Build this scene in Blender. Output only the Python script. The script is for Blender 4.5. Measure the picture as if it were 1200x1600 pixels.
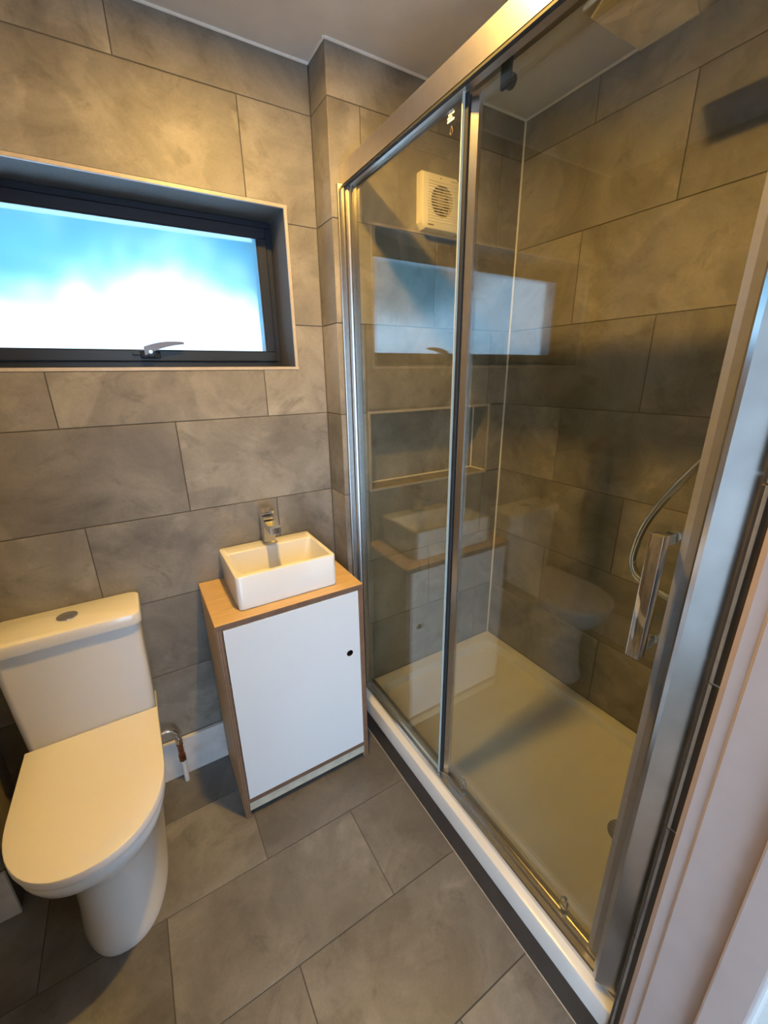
import bpy, bmesh, math, random
from mathutils import Vector, Matrix
random.seed(7)
PI = math.pi
for o in list(bpy.data.objects):
    bpy.data.objects.remove(o)
SC = bpy.context.scene
COL = SC.collection

# ------------------------------------------------------------------ camera
YAW, PITCH, ROLL, FPX = 0.5391, -0.3232, -0.0152, 643.3
cam_d = bpy.data.cameras.new('camera')
cam = bpy.data.objects.new('camera', cam_d)
COL.objects.link(cam)
cam_d.sensor_fit = 'HORIZONTAL'
cam_d.sensor_width = 36.0
cam_d.lens = 36.0 * FPX / 1200.0
cam_d.clip_start = 0.02
fw = Vector((math.sin(YAW) * math.cos(PITCH), math.cos(YAW) * math.cos(PITCH), math.sin(PITCH)))
rt = Vector((math.cos(YAW), -math.sin(YAW), 0))
up = rt.cross(fw)
r2 = rt * math.cos(ROLL) + up * math.sin(ROLL)
u2 = -rt * math.sin(ROLL) + up * math.cos(ROLL)
cam.matrix_world = Matrix(((r2.x, u2.x, -fw.x, 0.0), (r2.y, u2.y, -fw.y, -1.4902),
                           (r2.z, u2.z, -fw.z, 1.5063), (0, 0, 0, 1)))
SC.camera = cam

# ------------------------------------------------------------------ world, exposure
world = bpy.data.worlds.new('sky')
SC.world = world
world.use_nodes = True
bg = world.node_tree.nodes['Background']
bg.inputs['Color'].default_value = (0.50, 0.72, 1.0, 1)
bg.inputs['Strength'].default_value = 9.0
reveal_fill_d = bpy.data.lights.new('reveal_fill_sun', 'SUN')  # added lamp, brightens the outdoor ground that lights the window reveal
reveal_fill_d.energy = 75.0
reveal_fill_d.angle = 0.02
reveal_fill_d.color = (0.93, 0.97, 1.0)
reveal_fill_sun = bpy.data.objects.new('reveal_fill_sun', reveal_fill_d)
COL.objects.link(reveal_fill_sun)
reveal_fill_sun.location = (6, 3, 9)
reveal_fill_sun.rotation_euler = (0, math.radians(32), 0)
vs = SC.view_settings
vs.view_transform = 'Standard'
vs.look = 'None'
vs.exposure = -0.1
vs.gamma = 1.0
vs.use_curve_mapping = False
LAMP_POWER = 32.0
LAMP_COLOR = (1.0, 0.58, 0.115)
LAMP_POS = (0.36, -0.67, 2.388)

# ------------------------------------------------------------------ materials
MATS = {}


def new_mat(name):
    m = bpy.data.materials.new(name)
    m.use_nodes = True
    nt = m.node_tree
    b = nt.nodes['Principled BSDF']
    MATS[name] = m
    return m, nt, b


def plain(name, color, rough=0.5, metal=0.0, noise=0.0, scale=30.0, bump=0.0, coat=0.0, bscale=None, ior=1.5):
    m, nt, b = new_mat(name)
    b.inputs['Roughness'].default_value = rough
    b.inputs['Metallic'].default_value = metal
    b.inputs['IOR'].default_value = ior
    b.inputs['Coat Weight'].default_value = coat
    b.inputs['Coat Roughness'].default_value = 0.06
    tc = nt.nodes.new('ShaderNodeTexCoord')
    n = nt.nodes.new('ShaderNodeTexNoise')
    n.inputs['Scale'].default_value = scale
    n.inputs['Detail'].default_value = 4
    nt.links.new(tc.outputs['Object'], n.inputs['Vector'])
    r = nt.nodes.new('ShaderNodeValToRGB')
    r.color_ramp.elements[0].position = 0.3
    r.color_ramp.elements[1].position = 0.7
    lo = [max(0, c * (1 - noise)) for c in color]
    hi = [min(1, c * (1 + noise)) for c in color]
    r.color_ramp.elements[0].color = (*lo, 1)
    r.color_ramp.elements[1].color = (*hi, 1)
    nt.links.new(n.outputs['Fac'], r.inputs['Fac'])
    nt.links.new(r.outputs['Color'], b.inputs['Base Color'])
    if bump:
        n2 = nt.nodes.new('ShaderNodeTexNoise')
        n2.inputs['Scale'].default_value = bscale or scale * 4
        nt.links.new(tc.outputs['Object'], n2.inputs['Vector'])
        bp = nt.nodes.new('ShaderNodeBump')
        bp.inputs['Strength'].default_value = bump
        bp.inputs['Distance'].default_value = 0.001
        nt.links.new(n2.outputs['Fac'], bp.inputs['Height'])
        nt.links.new(bp.outputs['Normal'], b.inputs['Normal'])
    return m


def slate(name, dark, mid, light, rough=0.5):
    m, nt, b = new_mat(name)
    N, L = nt.nodes, nt.links
    tc = N.new('ShaderNodeTexCoord')
    oi = N.new('ShaderNodeObjectInfo')
    mul = N.new('ShaderNodeVectorMath')
    mul.operation = 'SCALE'
    mul.inputs['Scale'].default_value = 37.0
    cmb = N.new('ShaderNodeCombineXYZ')
    for k in range(3):
        L.new(oi.outputs['Random'], cmb.inputs[k])
    L.new(cmb.outputs[0], mul.inputs[0])
    add = N.new('ShaderNodeVectorMath')
    add.operation = 'ADD'
    L.new(tc.outputs['Object'], add.inputs[0])
    L.new(mul.outputs[0], add.inputs[1])
    # large soft clouding, stretched and swirled
    n1 = N.new('ShaderNodeTexNoise')
    n1.inputs['Scale'].default_value = 4.5
    n1.inputs['Detail'].default_value = 5
    n1.inputs['Roughness'].default_value = 0.62
    n1.inputs['Distortion'].default_value = 0.55
    L.new(add.outputs[0], n1.inputs['Vector'])
    r1 = N.new('ShaderNodeValToRGB')
    e = r1.color_ramp.elements
    e[0].position, e[1].position = 0.28, 0.76
    e[0].color, e[1].color = (*dark, 1), (*light, 1)
    k = e.new(0.5)
    k.color = (*mid, 1)
    L.new(n1.outputs['Fac'], r1.inputs['Fac'])
    # sharp-edged cleft patches
    n2 = N.new('ShaderNodeTexNoise')
    n2.inputs['Scale'].default_value = 2.6
    n2.inputs['Detail'].default_value = 7
    n2.inputs['Roughness'].default_value = 0.55
    n2.inputs['Distortion'].default_value = 0.5
    L.new(add.outputs[0], n2.inputs['Vector'])
    r2_ = N.new('ShaderNodeValToRGB')
    e = r2_.color_ramp.elements
    e[0].position, e[1].position = 0.50, 0.535
    e[0].color, e[1].color = (0.88, 0.88, 0.88, 1), (1.08, 1.08, 1.08, 1)
    L.new(n2.outputs['Fac'], r2_.inputs['Fac'])
    mx = N.new('ShaderNodeMix')
    mx.data_type = 'RGBA'
    mx.blend_type = 'MULTIPLY'
    mx.inputs['Factor'].default_value = 1.0
    L.new(r1.outputs['Color'], mx.inputs['A'])
    L.new(r2_.outputs['Color'], mx.inputs['B'])
    # darker scuffs with ragged edges
    n4 = N.new('ShaderNodeTexNoise')
    n4.inputs['Scale'].default_value = 9.0
    n4.inputs['Detail'].default_value = 9
    n4.inputs['Roughness'].default_value = 0.68
    n4.inputs['Distortion'].default_value = 0.8
    L.new(add.outputs[0], n4.inputs['Vector'])
    r4 = N.new('ShaderNodeValToRGB')
    e = r4.color_ramp.elements
    e[0].position, e[1].position = 0.56, 0.70
    e[0].color, e[1].color = (1, 1, 1, 1), (0.70, 0.69, 0.68, 1)
    L.new(n4.outputs['Fac'], r4.inputs['Fac'])
    mx4 = N.new('ShaderNodeMix')
    mx4.data_type = 'RGBA'
    mx4.blend_type = 'MULTIPLY'
    mx4.inputs['Factor'].default_value = 1.0
    L.new(mx.outputs['Result'], mx4.inputs['A'])
    L.new(r4.outputs['Color'], mx4.inputs['B'])
    # tile to tile shade
    mr = N.new('ShaderNodeMapRange')
    mr.inputs['To Min'].default_value = 0.9
    mr.inputs['To Max'].default_value = 1.12
    L.new(oi.outputs['Random'], mr.inputs['Value'])
    sc = N.new('ShaderNodeVectorMath')
    sc.operation = 'SCALE'
    L.new(mx4.outputs['Result'], sc.inputs[0])
    L.new(mr.outputs['Result'], sc.inputs['Scale'])
    # fine grain
    n3 = N.new('ShaderNodeTexNoise')
    n3.inputs['Scale'].default_value = 140
    n3.inputs['Detail'].default_value = 3
    L.new(add.outputs[0], n3.inputs['Vector'])
    mr3 = N.new('ShaderNodeMapRange')
    mr3.inputs['To Min'].default_value = 0.88
    mr3.inputs['To Max'].default_value = 1.12
    L.new(n3.outputs['Fac'], mr3.inputs['Value'])
    sc3 = N.new('ShaderNodeVectorMath')
    sc3.operation = 'SCALE'
    L.new(sc.outputs[0], sc3.inputs[0])
    L.new(mr3.outputs['Result'], sc3.inputs['Scale'])
    L.new(sc3.outputs[0], b.inputs['Base Color'])
    b.inputs['Roughness'].default_value = rough
    bp = N.new('ShaderNodeBump')
    bp.inputs['Strength'].default_value = 0.35
    bp.inputs['Distance'].default_value = 0.0015
    L.new(n1.outputs['Fac'], bp.inputs['Height'])
    bp2 = N.new('ShaderNodeBump')
    bp2.inputs['Strength'].default_value = 0.15
    bp2.inputs['Distance'].default_value = 0.0006
    L.new(n3.outputs['Fac'], bp2.inputs['Height'])
    L.new(bp.outputs['Normal'], bp2.inputs['Normal'])
    L.new(bp2.outputs['Normal'], b.inputs['Normal'])
    return m


def thin_glass(name, tint, gloss_rough=0.0, ior=1.5):
    m = bpy.data.materials.new(name)
    m.use_nodes = True
    nt = m.node_tree
    nt.nodes.clear()
    out = nt.nodes.new('ShaderNodeOutputMaterial')
    mix = nt.nodes.new('ShaderNodeMixShader')
    fr = nt.nodes.new('ShaderNodeFresnel')
    fr.inputs['IOR'].default_value = ior
    t = nt.nodes.new('ShaderNodeBsdfTransparent')
    t.inputs['Color'].default_value = (*tint, 1)
    g = nt.nodes.new('ShaderNodeBsdfGlossy')
    g.inputs['Roughness'].default_value = gloss_rough
    g.inputs['Color'].default_value = (1, 1, 1, 1)
    # the same reflectance from either side of the sheet
    geo = nt.nodes.new('ShaderNodeNewGeometry')
    ml = nt.nodes.new('ShaderNodeMath')
    ml.operation = 'MULTIPLY_ADD'
    ml.inputs[1].default_value = 1.0 / ior - ior
    ml.inputs[2].default_value = ior
    nt.links.new(geo.outputs['Backfacing'], ml.inputs[0])
    nt.links.new(ml.outputs[0], fr.inputs['IOR'])
    nt.links.new(fr.outputs[0], mix.inputs[0])
    nt.links.new(t.outputs[0], mix.inputs[1])
    nt.links.new(g.outputs[0], mix.inputs[2])
    nt.links.new(mix.outputs[0], out.inputs['Surface'])
    MATS[name] = m
    return m


def frosted(name):
    m = bpy.data.materials.new(name)
    m.use_nodes = True
    nt = m.node_tree
    nt.nodes.clear()
    out = nt.nodes.new('ShaderNodeOutputMaterial')
    a = nt.nodes.new('ShaderNodeMixShader')
    a.inputs[0].default_value = 0.34
    rf = nt.nodes.new('ShaderNodeBsdfRefraction')
    rf.inputs['Roughness'].default_value = 0.30
    rf.inputs['IOR'].default_value = 1.15
    rf.inputs['Color'].default_value = (0.86, 0.90, 0.92, 1)
    tr = nt.nodes.new('ShaderNodeBsdfTranslucent')
    tr.inputs['Color'].default_value = (0.10, 0.27, 0.33, 1)
    nt.links.new(rf.outputs[0], a.inputs[1])
    nt.links.new(tr.outputs[0], a.inputs[2])
    b = nt.nodes.new('ShaderNodeMixShader')
    fr = nt.nodes.new('ShaderNodeFresnel')
    geo = nt.nodes.new('ShaderNodeNewGeometry')
    ml = nt.nodes.new('ShaderNodeMath')
    ml.operation = 'MULTIPLY_ADD'
    ml.inputs[1].default_value = 1.0 / 1.3 - 1.3
    ml.inputs[2].default_value = 1.3
    nt.links.new(geo.outputs['Backfacing'], ml.inputs[0])
    nt.links.new(ml.outputs[0], fr.inputs['IOR'])
    gl = nt.nodes.new('ShaderNodeBsdfGlossy')
    gl.inputs['Roughness'].default_value = 0.15
    nt.links.new(fr.outputs[0], b.inputs[0])
    nt.links.new(a.outputs[0], b.inputs[1])
    nt.links.new(gl.outputs[0], b.inputs[2])
    nt.links.new(b.outputs[0], out.inputs['Surface'])
    MATS[name] = m
    return m


def ply(name, color, edge=False):
    m, nt, b = new_mat(name)
    N, L = nt.nodes, nt.links
    tc = N.new('ShaderNodeTexCoord')
    mp = N.new('ShaderNodeMapping')
    mp.inputs['Scale'].default_value = (3, 40, 40) if not edge else (1, 1, 1)
    L.new(tc.outputs['Object'], mp.inputs['Vector'])
    n = N.new('ShaderNodeTexNoise')
    n.inputs['Scale'].default_value = 3.0 if not edge else 25
    n.inputs['Detail'].default_value = 6
    n.inputs['Distortion'].default_value = 0.6
    L.new(mp.outputs[0], n.inputs['Vector'])
    r = N.new('ShaderNodeValToRGB')
    r.color_ramp.elements[0].position = 0.3
    r.color_ramp.elements[1].position = 0.7
    r.color_ramp.elements[0].color = (*[c * 0.82 for c in color], 1)
    r.color_ramp.elements[1].color = (*[min(1, c * 1.1) for c in color], 1)
    L.new(n.outputs['Fac'], r.inputs['Fac'])
    L.new(r.outputs['Color'], b.inputs['Base Color'])
    b.inputs['Roughness'].default_value = 0.42
    return m


M_TILE = slate('slate_wall_tile', (0.135, 0.123, 0.105), (0.222, 0.206, 0.182), (0.315, 0.293, 0.26), 0.55)
M_FTILE = slate('slate_floor_tile', (0.11, 0.108, 0.107), (0.165, 0.162, 0.159), (0.245, 0.24, 0.234), 0.42)
M_GROUT = plain('grout', (0.085, 0.078, 0.07), 0.9, noise=0.15, scale=200)
M_CEIL = plain('ceiling_paint', (0.62, 0.60, 0.57), 0.9, noise=0.06, scale=8, bump=0.35, bscale=260)
M_PLASTER = plain('painted_plaster', (0.66, 0.64, 0.61), 0.85, noise=0.04, scale=10, bump=0.2, bscale=150)
M_GLOSSWOOD = plain('gloss_painted_wood', (0.42, 0.34, 0.31), 0.38, noise=0.03, scale=20, bump=0.15, bscale=60)
M_BOARD = plain('pale_skirting', (0.66, 0.65, 0.64), 0.6, noise=0.14, scale=14, bump=0.1)
M_CAULK = plain('white_sealant', (0.82, 0.80, 0.75), 0.45, noise=0.03, scale=60)
M_ANTH = plain('anthracite_aluminium', (0.014, 0.019, 0.032), 0.38, noise=0.1, scale=120, bump=0.08)
M_REBATE = plain('black_gasket', (0.012, 0.013, 0.016), 0.6, noise=0.1)
M_GREYMETAL = plain('grey_lever_metal', (0.16, 0.16, 0.18), 0.35, metal=0.5, noise=0.05)
M_TRIM = plain('tile_edge_trim', (0.42, 0.37, 0.32), 0.35, noise=0.08, scale=40)
M_CERAMIC = plain('white_ceramic', (0.80, 0.80, 0.80), 0.16, noise=0.01, scale=6, coat=0.35)
M_SEAT = plain('white_seat_plastic', (0.82, 0.80, 0.78), 0.24, noise=0.01, scale=9)
M_CHROME = plain('chrome', (0.82, 0.82, 0.82), 0.07, metal=1.0, noise=0.02, scale=20)
M_BRUSHED = plain('brushed_aluminium', (0.74, 0.68, 0.64), 0.28, metal=1.0, noise=0.04, scale=40)
M_PROFILE = plain('dull_aluminium', (0.40, 0.38, 0.36), 0.30, metal=1.0, noise=0.06, scale=60)
M_JAMB = plain('jamb_aluminium', (0.46, 0.45, 0.44), 0.2, metal=1.0, noise=0.12, scale=14)
M_SATIN = plain('satin_aluminium', (0.72, 0.71, 0.70), 0.24, metal=1.0, noise=0.05, scale=50)
M_SEAL = plain('grey_translucent_seal', (0.19, 0.18, 0.17), 0.35, noise=0.06, scale=60)
M_STEELDK = plain('dark_roller', (0.05, 0.05, 0.05), 0.3, metal=0.6, noise=0.1)
M_COPPER = plain('tarnished_copper', (0.33, 0.13, 0.07), 0.35, metal=0.9, noise=0.25, scale=80)
M_PIPEWHITE = plain('white_pipe_plastic', (0.75, 0.75, 0.75), 0.4, noise=0.04)
M_PLY = ply('birch_ply_face', (0.60, 0.42, 0.22))
M_PLYEDGE = ply('birch_ply_edge', (0.17, 0.085, 0.05), edge=True)
M_PLYPALE = ply('pale_ply_plinth', (0.66, 0.58, 0.44), edge=True)
M_DOORWHITE = plain('white_laminate', (0.80, 0.81, 0.82), 0.45, noise=0.01, scale=5)
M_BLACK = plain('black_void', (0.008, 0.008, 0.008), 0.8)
M_FAN = plain('cream_fan_plastic', (0.80, 0.74, 0.60), 0.4, noise=0.02)
M_FANDARK = plain('fan_blade_plastic', (0.36, 0.29, 0.19), 0.45)
M_FANMARK = plain('fan_print', (0.13, 0.085, 0.045), 0.6)
M_RISER_SHADE = plain('riser_board_and_tile_shade', (0.055, 0.047, 0.042), 0.35, noise=0.2, scale=20)  # riser's own colour, also painted shade on the tile return
M_ACRYL = plain('white_tray_acrylic', (0.68, 0.67, 0.645), 0.22, noise=0.02, scale=10)
M_PRINT = plain('white_print', (0.85, 0.83, 0.75), 0.5)
M_LEAF = plain('leaf_green', (0.012, 0.06, 0.055), 0.5, noise=0.5, scale=4)
M_BARK = plain('bark', (0.10, 0.07, 0.05), 0.9, noise=0.3, scale=12)
M_BOUNCE_GROUND = plain('bounce_ground', (0.40, 0.49, 0.62), 0.9, noise=0.3, scale=3)  # colour chosen so the ground throws bluish light up at the window
M_HALL = plain('hall_boards', (0.30, 0.24, 0.19), 0.6, noise=0.2, scale=6)
M_GLASS = thin_glass('shower_glass', (0.94, 0.94, 0.87), 0.0, 1.58)
M_FROST = frosted('frosted_glass')
M_GLASSEDGE = plain('green_glass_edge', (0.42, 0.46, 0.41), 0.12, noise=0.05)
m_, nt_, b_ = new_mat('lit_lamp_lens')
b_.inputs['Base Color'].default_value = (0.9, 0.85, 0.75, 1)
b_.inputs['Emission Color'].default_value = (1.0, 0.7, 0.36, 1)
b_.inputs['Emission Strength'].default_value = 12.0
M_LENS = m_


# ------------------------------------------------------------------ mesh helpers
def link(name, mesh, mat=None, parent=None):
    o = bpy.data.objects.new(name, mesh)
    COL.objects.link(o)
    if mat is not None and not mesh.materials:
        for mm in (mat if isinstance(mat, (list, tuple)) else [mat]):
            mesh.materials.append(mm)
    if parent is not None:
        o.parent = parent
        o.matrix_parent_inverse = parent.matrix_basis.inverted()
    return o


def tag(o, label=None, cat=None, group=None, kind=None):
    if label:
        o['label'] = label
    if cat:
        o['category'] = cat
    if group:
        o['group'] = group
    if kind:
        o['kind'] = kind
    return o


def empty(name, loc, label, cat, group=None, kind=None):
    o = bpy.data.objects.new(name, None)
    COL.objects.link(o)
    o.location = loc
    o.empty_display_size = 0.05
    return tag(o, label, cat, group, kind)


class MB:
    """collects shapes into one bmesh, given in world coordinates"""

    def __init__(self):
        self.bm = bmesh.new()

    def box(self, x0, x1, y0, y1, z0, z1, bevel=0.0, seg=2, mat=0):
        t = bmesh.new()
        bmesh.ops.create_cube(t, size=1.0)
        for v in t.verts:
            v.co = Vector((x0 + (v.co.x + .5) * (x1 - x0), y0 + (v.co.y + .5) * (y1 - y0), z0 + (v.co.z + .5) * (z1 - z0)))
        if bevel:
            bmesh.ops.bevel(t, geom=t.edges[:], offset=bevel, segments=seg, profile=0.5, affect='EDGES')
        self._merge(t, mat)
        return self

    def _merge(self, t, mat=0, mtx=None):
        for f in t.faces:
            f.material_index = mat
        if mtx is not None:
            bmesh.ops.transform(t, matrix=mtx, verts=t.verts)
        me = bpy.data.meshes.new('tmp')
        t.to_mesh(me)
        t.free()
        self.bm.from_mesh(me)
        bpy.data.meshes.remove(me)

    def cyl(self, p0, p1, r0, r1=None, n=24, mat=0, bevel=0.0):
        p0, p1 = Vector(p0), Vector(p1)
        d = p1 - p0
        t = bmesh.new()
        bmesh.ops.create_cone(t, cap_ends=True, segments=n, radius1=r0, radius2=r0 if r1 is None else r1, depth=d.length)
        if bevel:
            ed = [e for e in t.edges if len(e.link_faces) == 2 and any(len(f.verts) > 4 for f in e.link_faces)]
            bmesh.ops.bevel(t, geom=ed, offset=bevel, segments=2, profile=0.5, affect='EDGES')
        q = Vector((0, 0, 1)).rotation_difference(d.normalized()).to_matrix().to_4x4()
        self._merge(t, mat, Matrix.Translation((p0 + p1) / 2) @ q)
        return self

    def tube(self, pts, r, n=12, mat=0):
        pts = [Vector(p) for p in pts]
        bm = self.bm
        rings = []
        prev = None
        for i, p in enumerate(pts):
            a = pts[max(0, i - 1)]
            b = pts[min(len(pts) - 1, i + 1)]
            d = (b - a).normalized()
            if prev is None:
                s = d.orthogonal().normalized()
            else:
                s = (prev - d * prev.dot(d)).normalized()
            prev = s
            t = d.cross(s)
            rr = r[i] if isinstance(r, (list, tuple)) else r
            rings.append([bm.verts.new(p + (s * math.cos(2 * PI * k / n) + t * math.sin(2 * PI * k / n)) * rr) for k in range(n)])
        for a, b in zip(rings, rings[1:]):
            for k in range(n):
                f = bm.faces.new((a[k], a[(k + 1) % n], b[(k + 1) % n], b[k]))
                f.material_index = mat
        bm.faces.new(rings[0][::-1]).material_index = mat
        bm.faces.new(rings[-1]).material_index = mat
        return self

    def loft(self, rings, cap0=True, cap1=True, mat=0):
        bm = self.bm
        vr = [[bm.verts.new(p) for p in r] for r in rings]
        n = len(vr[0])
        for a, b in zip(vr, vr[1:]):
            for k in range(n):
                bm.faces.new((a[k], a[(k + 1) % n], b[(k + 1) % n], b[k])).material_index = mat
        if cap0:
            bm.faces.new(vr[0][::-1]).material_index = mat
        if cap1:
            bm.faces.new(vr[-1]).material_index = mat
        return self

    def prism(self, poly, axis, a0, a1, mat=0):
        """poly = 2D points; axis 'z' extrudes in z (poly x,y), 'y' extrudes in y (poly x,z)"""
        def P(p, a):
            return {'z': (p[0], p[1], a), 'y': (p[0], a, p[1]), 'x': (a, p[0], p[1])}[axis]
        return self.loft([[P(p, a0) for p in poly], [P(p, a1) for p in poly]], mat=mat)

    def build(self, name, mat, parent=None, smooth=False, origin=None):
        bmesh.ops.recalc_face_normals(self.bm, faces=self.bm.faces)
        me = bpy.data.meshes.new(name)
        self.bm.to_mesh(me)
        self.bm.free()
        if smooth:
            for f in me.polygons:
                f.use_smooth = True
            me.set_sharp_from_angle(angle=math.radians(35))
        if origin is not None:
            me.transform(Matrix.Translation(-Vector(origin)))
        o = link(name, me, mat)
        if origin is not None:
            o.location = origin
        if parent is not None:
            o.parent = parent
            o.matrix_parent_inverse = Matrix.Translation(world_loc(parent)).inverted()
        return o


def world_loc(o):
    l = Vector((0, 0, 0))
    while o is not None:
        l = l + o.location if o.parent is None else l
        if o.parent is not None:
            # parts are built in world coordinates with an inverse, so only their own offset counts
            return o.location.copy()
        o = o.parent
    return l


def rrect(x0, x1, y0, y1, r, z, n=6):
    pts = []
    for cx, cy, a0 in ((x1 - r, y1 - r, 0), (x0 + r, y1 - r, 90), (x0 + r, y0 + r, 180), (x1 - r, y0 + r, 270)):
        for k in range(n + 1):
            a = math.radians(a0 + 90.0 * k / n)
            pts.append((cx + r * math.cos(a), cy + r * math.sin(a), z))
    return pts


# ------------------------------------------------------------------ tiles
TILE_CACHE = {}
GAP = 0.0014          # half joint


def sub_rect(r, h):
    """r minus hole h -> list of rects (u0,u1,v0,v1)"""
    u0, u1, v0, v1 = r
    a0, a1, b0, b1 = h
    if a1 <= u0 or a0 >= u1 or b1 <= v0 or b0 >= v1:
        return [r]
    out = []
    if b0 > v0:
        out.append((u0, u1, v0, b0))
    if b1 < v1:
        out.append((u0, u1, b1, v1))
    m0, m1 = max(v0, b0), min(v1, b1)
    if a0 > u0:
        out.append((u0, a0, m0, m1))
    if a1 < u1:
        out.append((a1, u1, m0, m1))
    return out


def tile_mesh(w, h):
    key = (round(w, 4), round(h, 4))
    if key in TILE_CACHE:
        return TILE_CACHE[key]
    c, d = 0.0008, 0.005
    v = [(0, 0, -d), (w, 0, -d), (w, h, -d), (0, h, -d),
         (0, 0, -c), (w, 0, -c), (w, h, -c), (0, h, -c),
         (c, c, 0), (w - c, c, 0), (w - c, h - c, 0), (c, h - c, 0)]
    f = [(8, 9, 10, 11)]
    for a in (0, 4):
        for k in range(4):
            f.append((a + k, a + (k + 1) % 4, a + 4 + (k + 1) % 4, a + 4 + k))
    me = bpy.data.meshes.new('tile')
    me.from_pydata(v, [], f)
    me.update()
    TILE_CACHE[key] = me
    return me


def lay_tiles(parent, org, U, V, urange, vrange, rows, step=0.6, holes=(), mat=None):
    """rows: list of (v0,v1,phase) where a joint stands at u=phase. U x V points out of the wall."""
    mat = mat or M_TILE
    U, V, org = Vector(U), Vector(V), Vector(org)
    Nn = U.cross(V)
    rot = Matrix((U, V, Nn)).transposed()
    made = []
    for v0, v1, ph in rows:
        v0c, v1c = max(v0, vrange[0]), min(v1, vrange[1])
        if v1c - v0c < 0.004:
            continue
        k = math.floor((urange[0] - ph) / step)
        while ph + k * step < urange[1] - 1e-6:
            u0, u1 = max(urange[0], ph + k * step), min(urange[1], ph + (k + 1) * step)
            k += 1
            if u1 - u0 < 0.004:
                continue
            rects = [(u0 + GAP, u1 - GAP, v0c + GAP, v1c - GAP)]
            for h in holes:
                rects = [q for r in rects for q in sub_rect(r, h)]
            rects = [r for r in rects if r[1] - r[0] > 0.003 and r[3] - r[2] > 0.003]
            if not rects:
                continue
            if len(rects) == 1:
                r = rects[0]
                me = tile_mesh(r[1] - r[0], r[3] - r[2])
                bu, bv = r[0], r[2]
            else:
                bu, bv = u0, v0c
                vs_, fs_ = [], []
                for r in rects:
                    i = len(vs_)
                    for z in (-0.005, 0.0):
                        vs_ += [(r[0] - bu, r[2] - bv, z), (r[1] - bu, r[2] - bv, z), (r[1] - bu, r[3] - bv, z), (r[0] - bu, r[3] - bv, z)]
                    fs_ += [(i + 4, i + 5, i + 6, i + 7)] + [(i + q, i + (q + 1) % 4, i + 4 + (q + 1) % 4, i + 4 + q) for q in range(4)]
                me = bpy.data.meshes.new('tile')
                me.from_pydata(vs_, [], fs_)
                me.update()
            if not me.materials:
                me.materials.append(mat)
            o = bpy.data.objects.new('tile', me)
            COL.objects.link(o)
            if me.materials[0] is not mat:
                o.material_slots[0].link = 'OBJECT'
                o.material_slots[0].material = mat
            loc = org + U * bu + V * bv
            o.matrix_world = Matrix.Translation(loc) @ rot.to_4x4()
            o.parent = parent
            o.matrix_parent_inverse = Matrix.Identity(4)
            made.append(o)
    return made


# ------------------------------------------------------------------ the room: sizes in metres
HC = 2.40                   # ceiling
XN, YN = 0.647, -0.122      # corner of the wall projection = shower end wall
XR = 1.464                  # shower side wall
XL = -0.76                  # left wall
YD0, YD1 = -1.312, -1.475   # doorway wall
Z0 = 2.271                  # top tile joint
ROWS = [(Z0 - 0.3 * (k + 1), Z0 - 0.3 * k) for k in range(-1, 8)]      # k=-1 is the cut row under the ceiling
GB = 0.0018                 # grout lies this far behind the tile face


def rows(pa, pb):
    """alternating joint phase, the cut top row takes pa"""
    return [(a, b, pa if i % 2 == 0 else pb) for i, (a, b) in enumerate(ROWS)]


def struct(o, label, cat):
    return tag(o, label, cat, None, 'structure')


# window opening
WX0, WX1, WZ0, WZ1, WY = -0.68, 0.535, 1.536, 2.012, 0.15

mb = MB()
mb.box(XL - .1, WX0 - .004, GB, .26, 0, HC)
mb.box(WX1 + .004, 1.6, GB, .26, 0, HC)
mb.box(WX0 - .004, WX1 + .004, GB, .26, 0, WZ0 - .004)
mb.box(WX0 - .004, WX1 + .004, GB, .26, WZ1 + .004, HC)
wall_back = struct(mb.build('wall_back', M_GROUT), 'tall wall of large grey slate tiles around the frosted window', 'wall')
T_W = 0.011
hole = (WX0 - T_W, WX1 + T_W, WZ0 - T_W, WZ1 + T_W)
lay_tiles(wall_back, (0, 0, 0), (1, 0, 0), (0, 0, 1), (XL, XN - .001), (0.172, HC), rows(0.12, 0.42), holes=[hole])

# shower end wall with niche (projects into the room)
NX0, NX1, NZ0, NZ1, ND = 0.764, 1.366, 1.076, 1.366, 0.095
mb = MB()
mb.box(XN + GB, NX0 - .004, YN + GB, -.0002, 0, HC)
mb.box(NX1 + .004, XR, YN + GB, -.0002, 0, HC)
mb.box(NX0 - .004, NX1 + .004, YN + GB, -.0002, 0, NZ0 - .004)
mb.box(NX0 - .004, NX1 + .004, YN + GB, -.0002, NZ1 + .004, HC)
mb.box(NX0 - .004, NX1 + .004, YN + ND + .003, -.0002, NZ0 - .004, NZ1 + .004)
wall_end = struct(mb.build('wall_end', M_GROUT), 'tiled shower end wall holding the extractor fan and the recessed niche', 'wall')
lay_tiles(wall_end, (0, YN, 0), (1, 0, 0), (0, 0, 1), (XN, XR), (0.16, HC), rows(0.455, 0.755), holes=[(NX0 - .009, NX1 + .009, NZ0 - .009, NZ1 + .009)])
# return of the projection, facing the basin
lay_tiles(wall_end, (XN, 0, 0), (0, -1, 0), (0, 0, 1), (0.001, -YN), (0.0, HC), rows(-.2, -.2))
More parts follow.
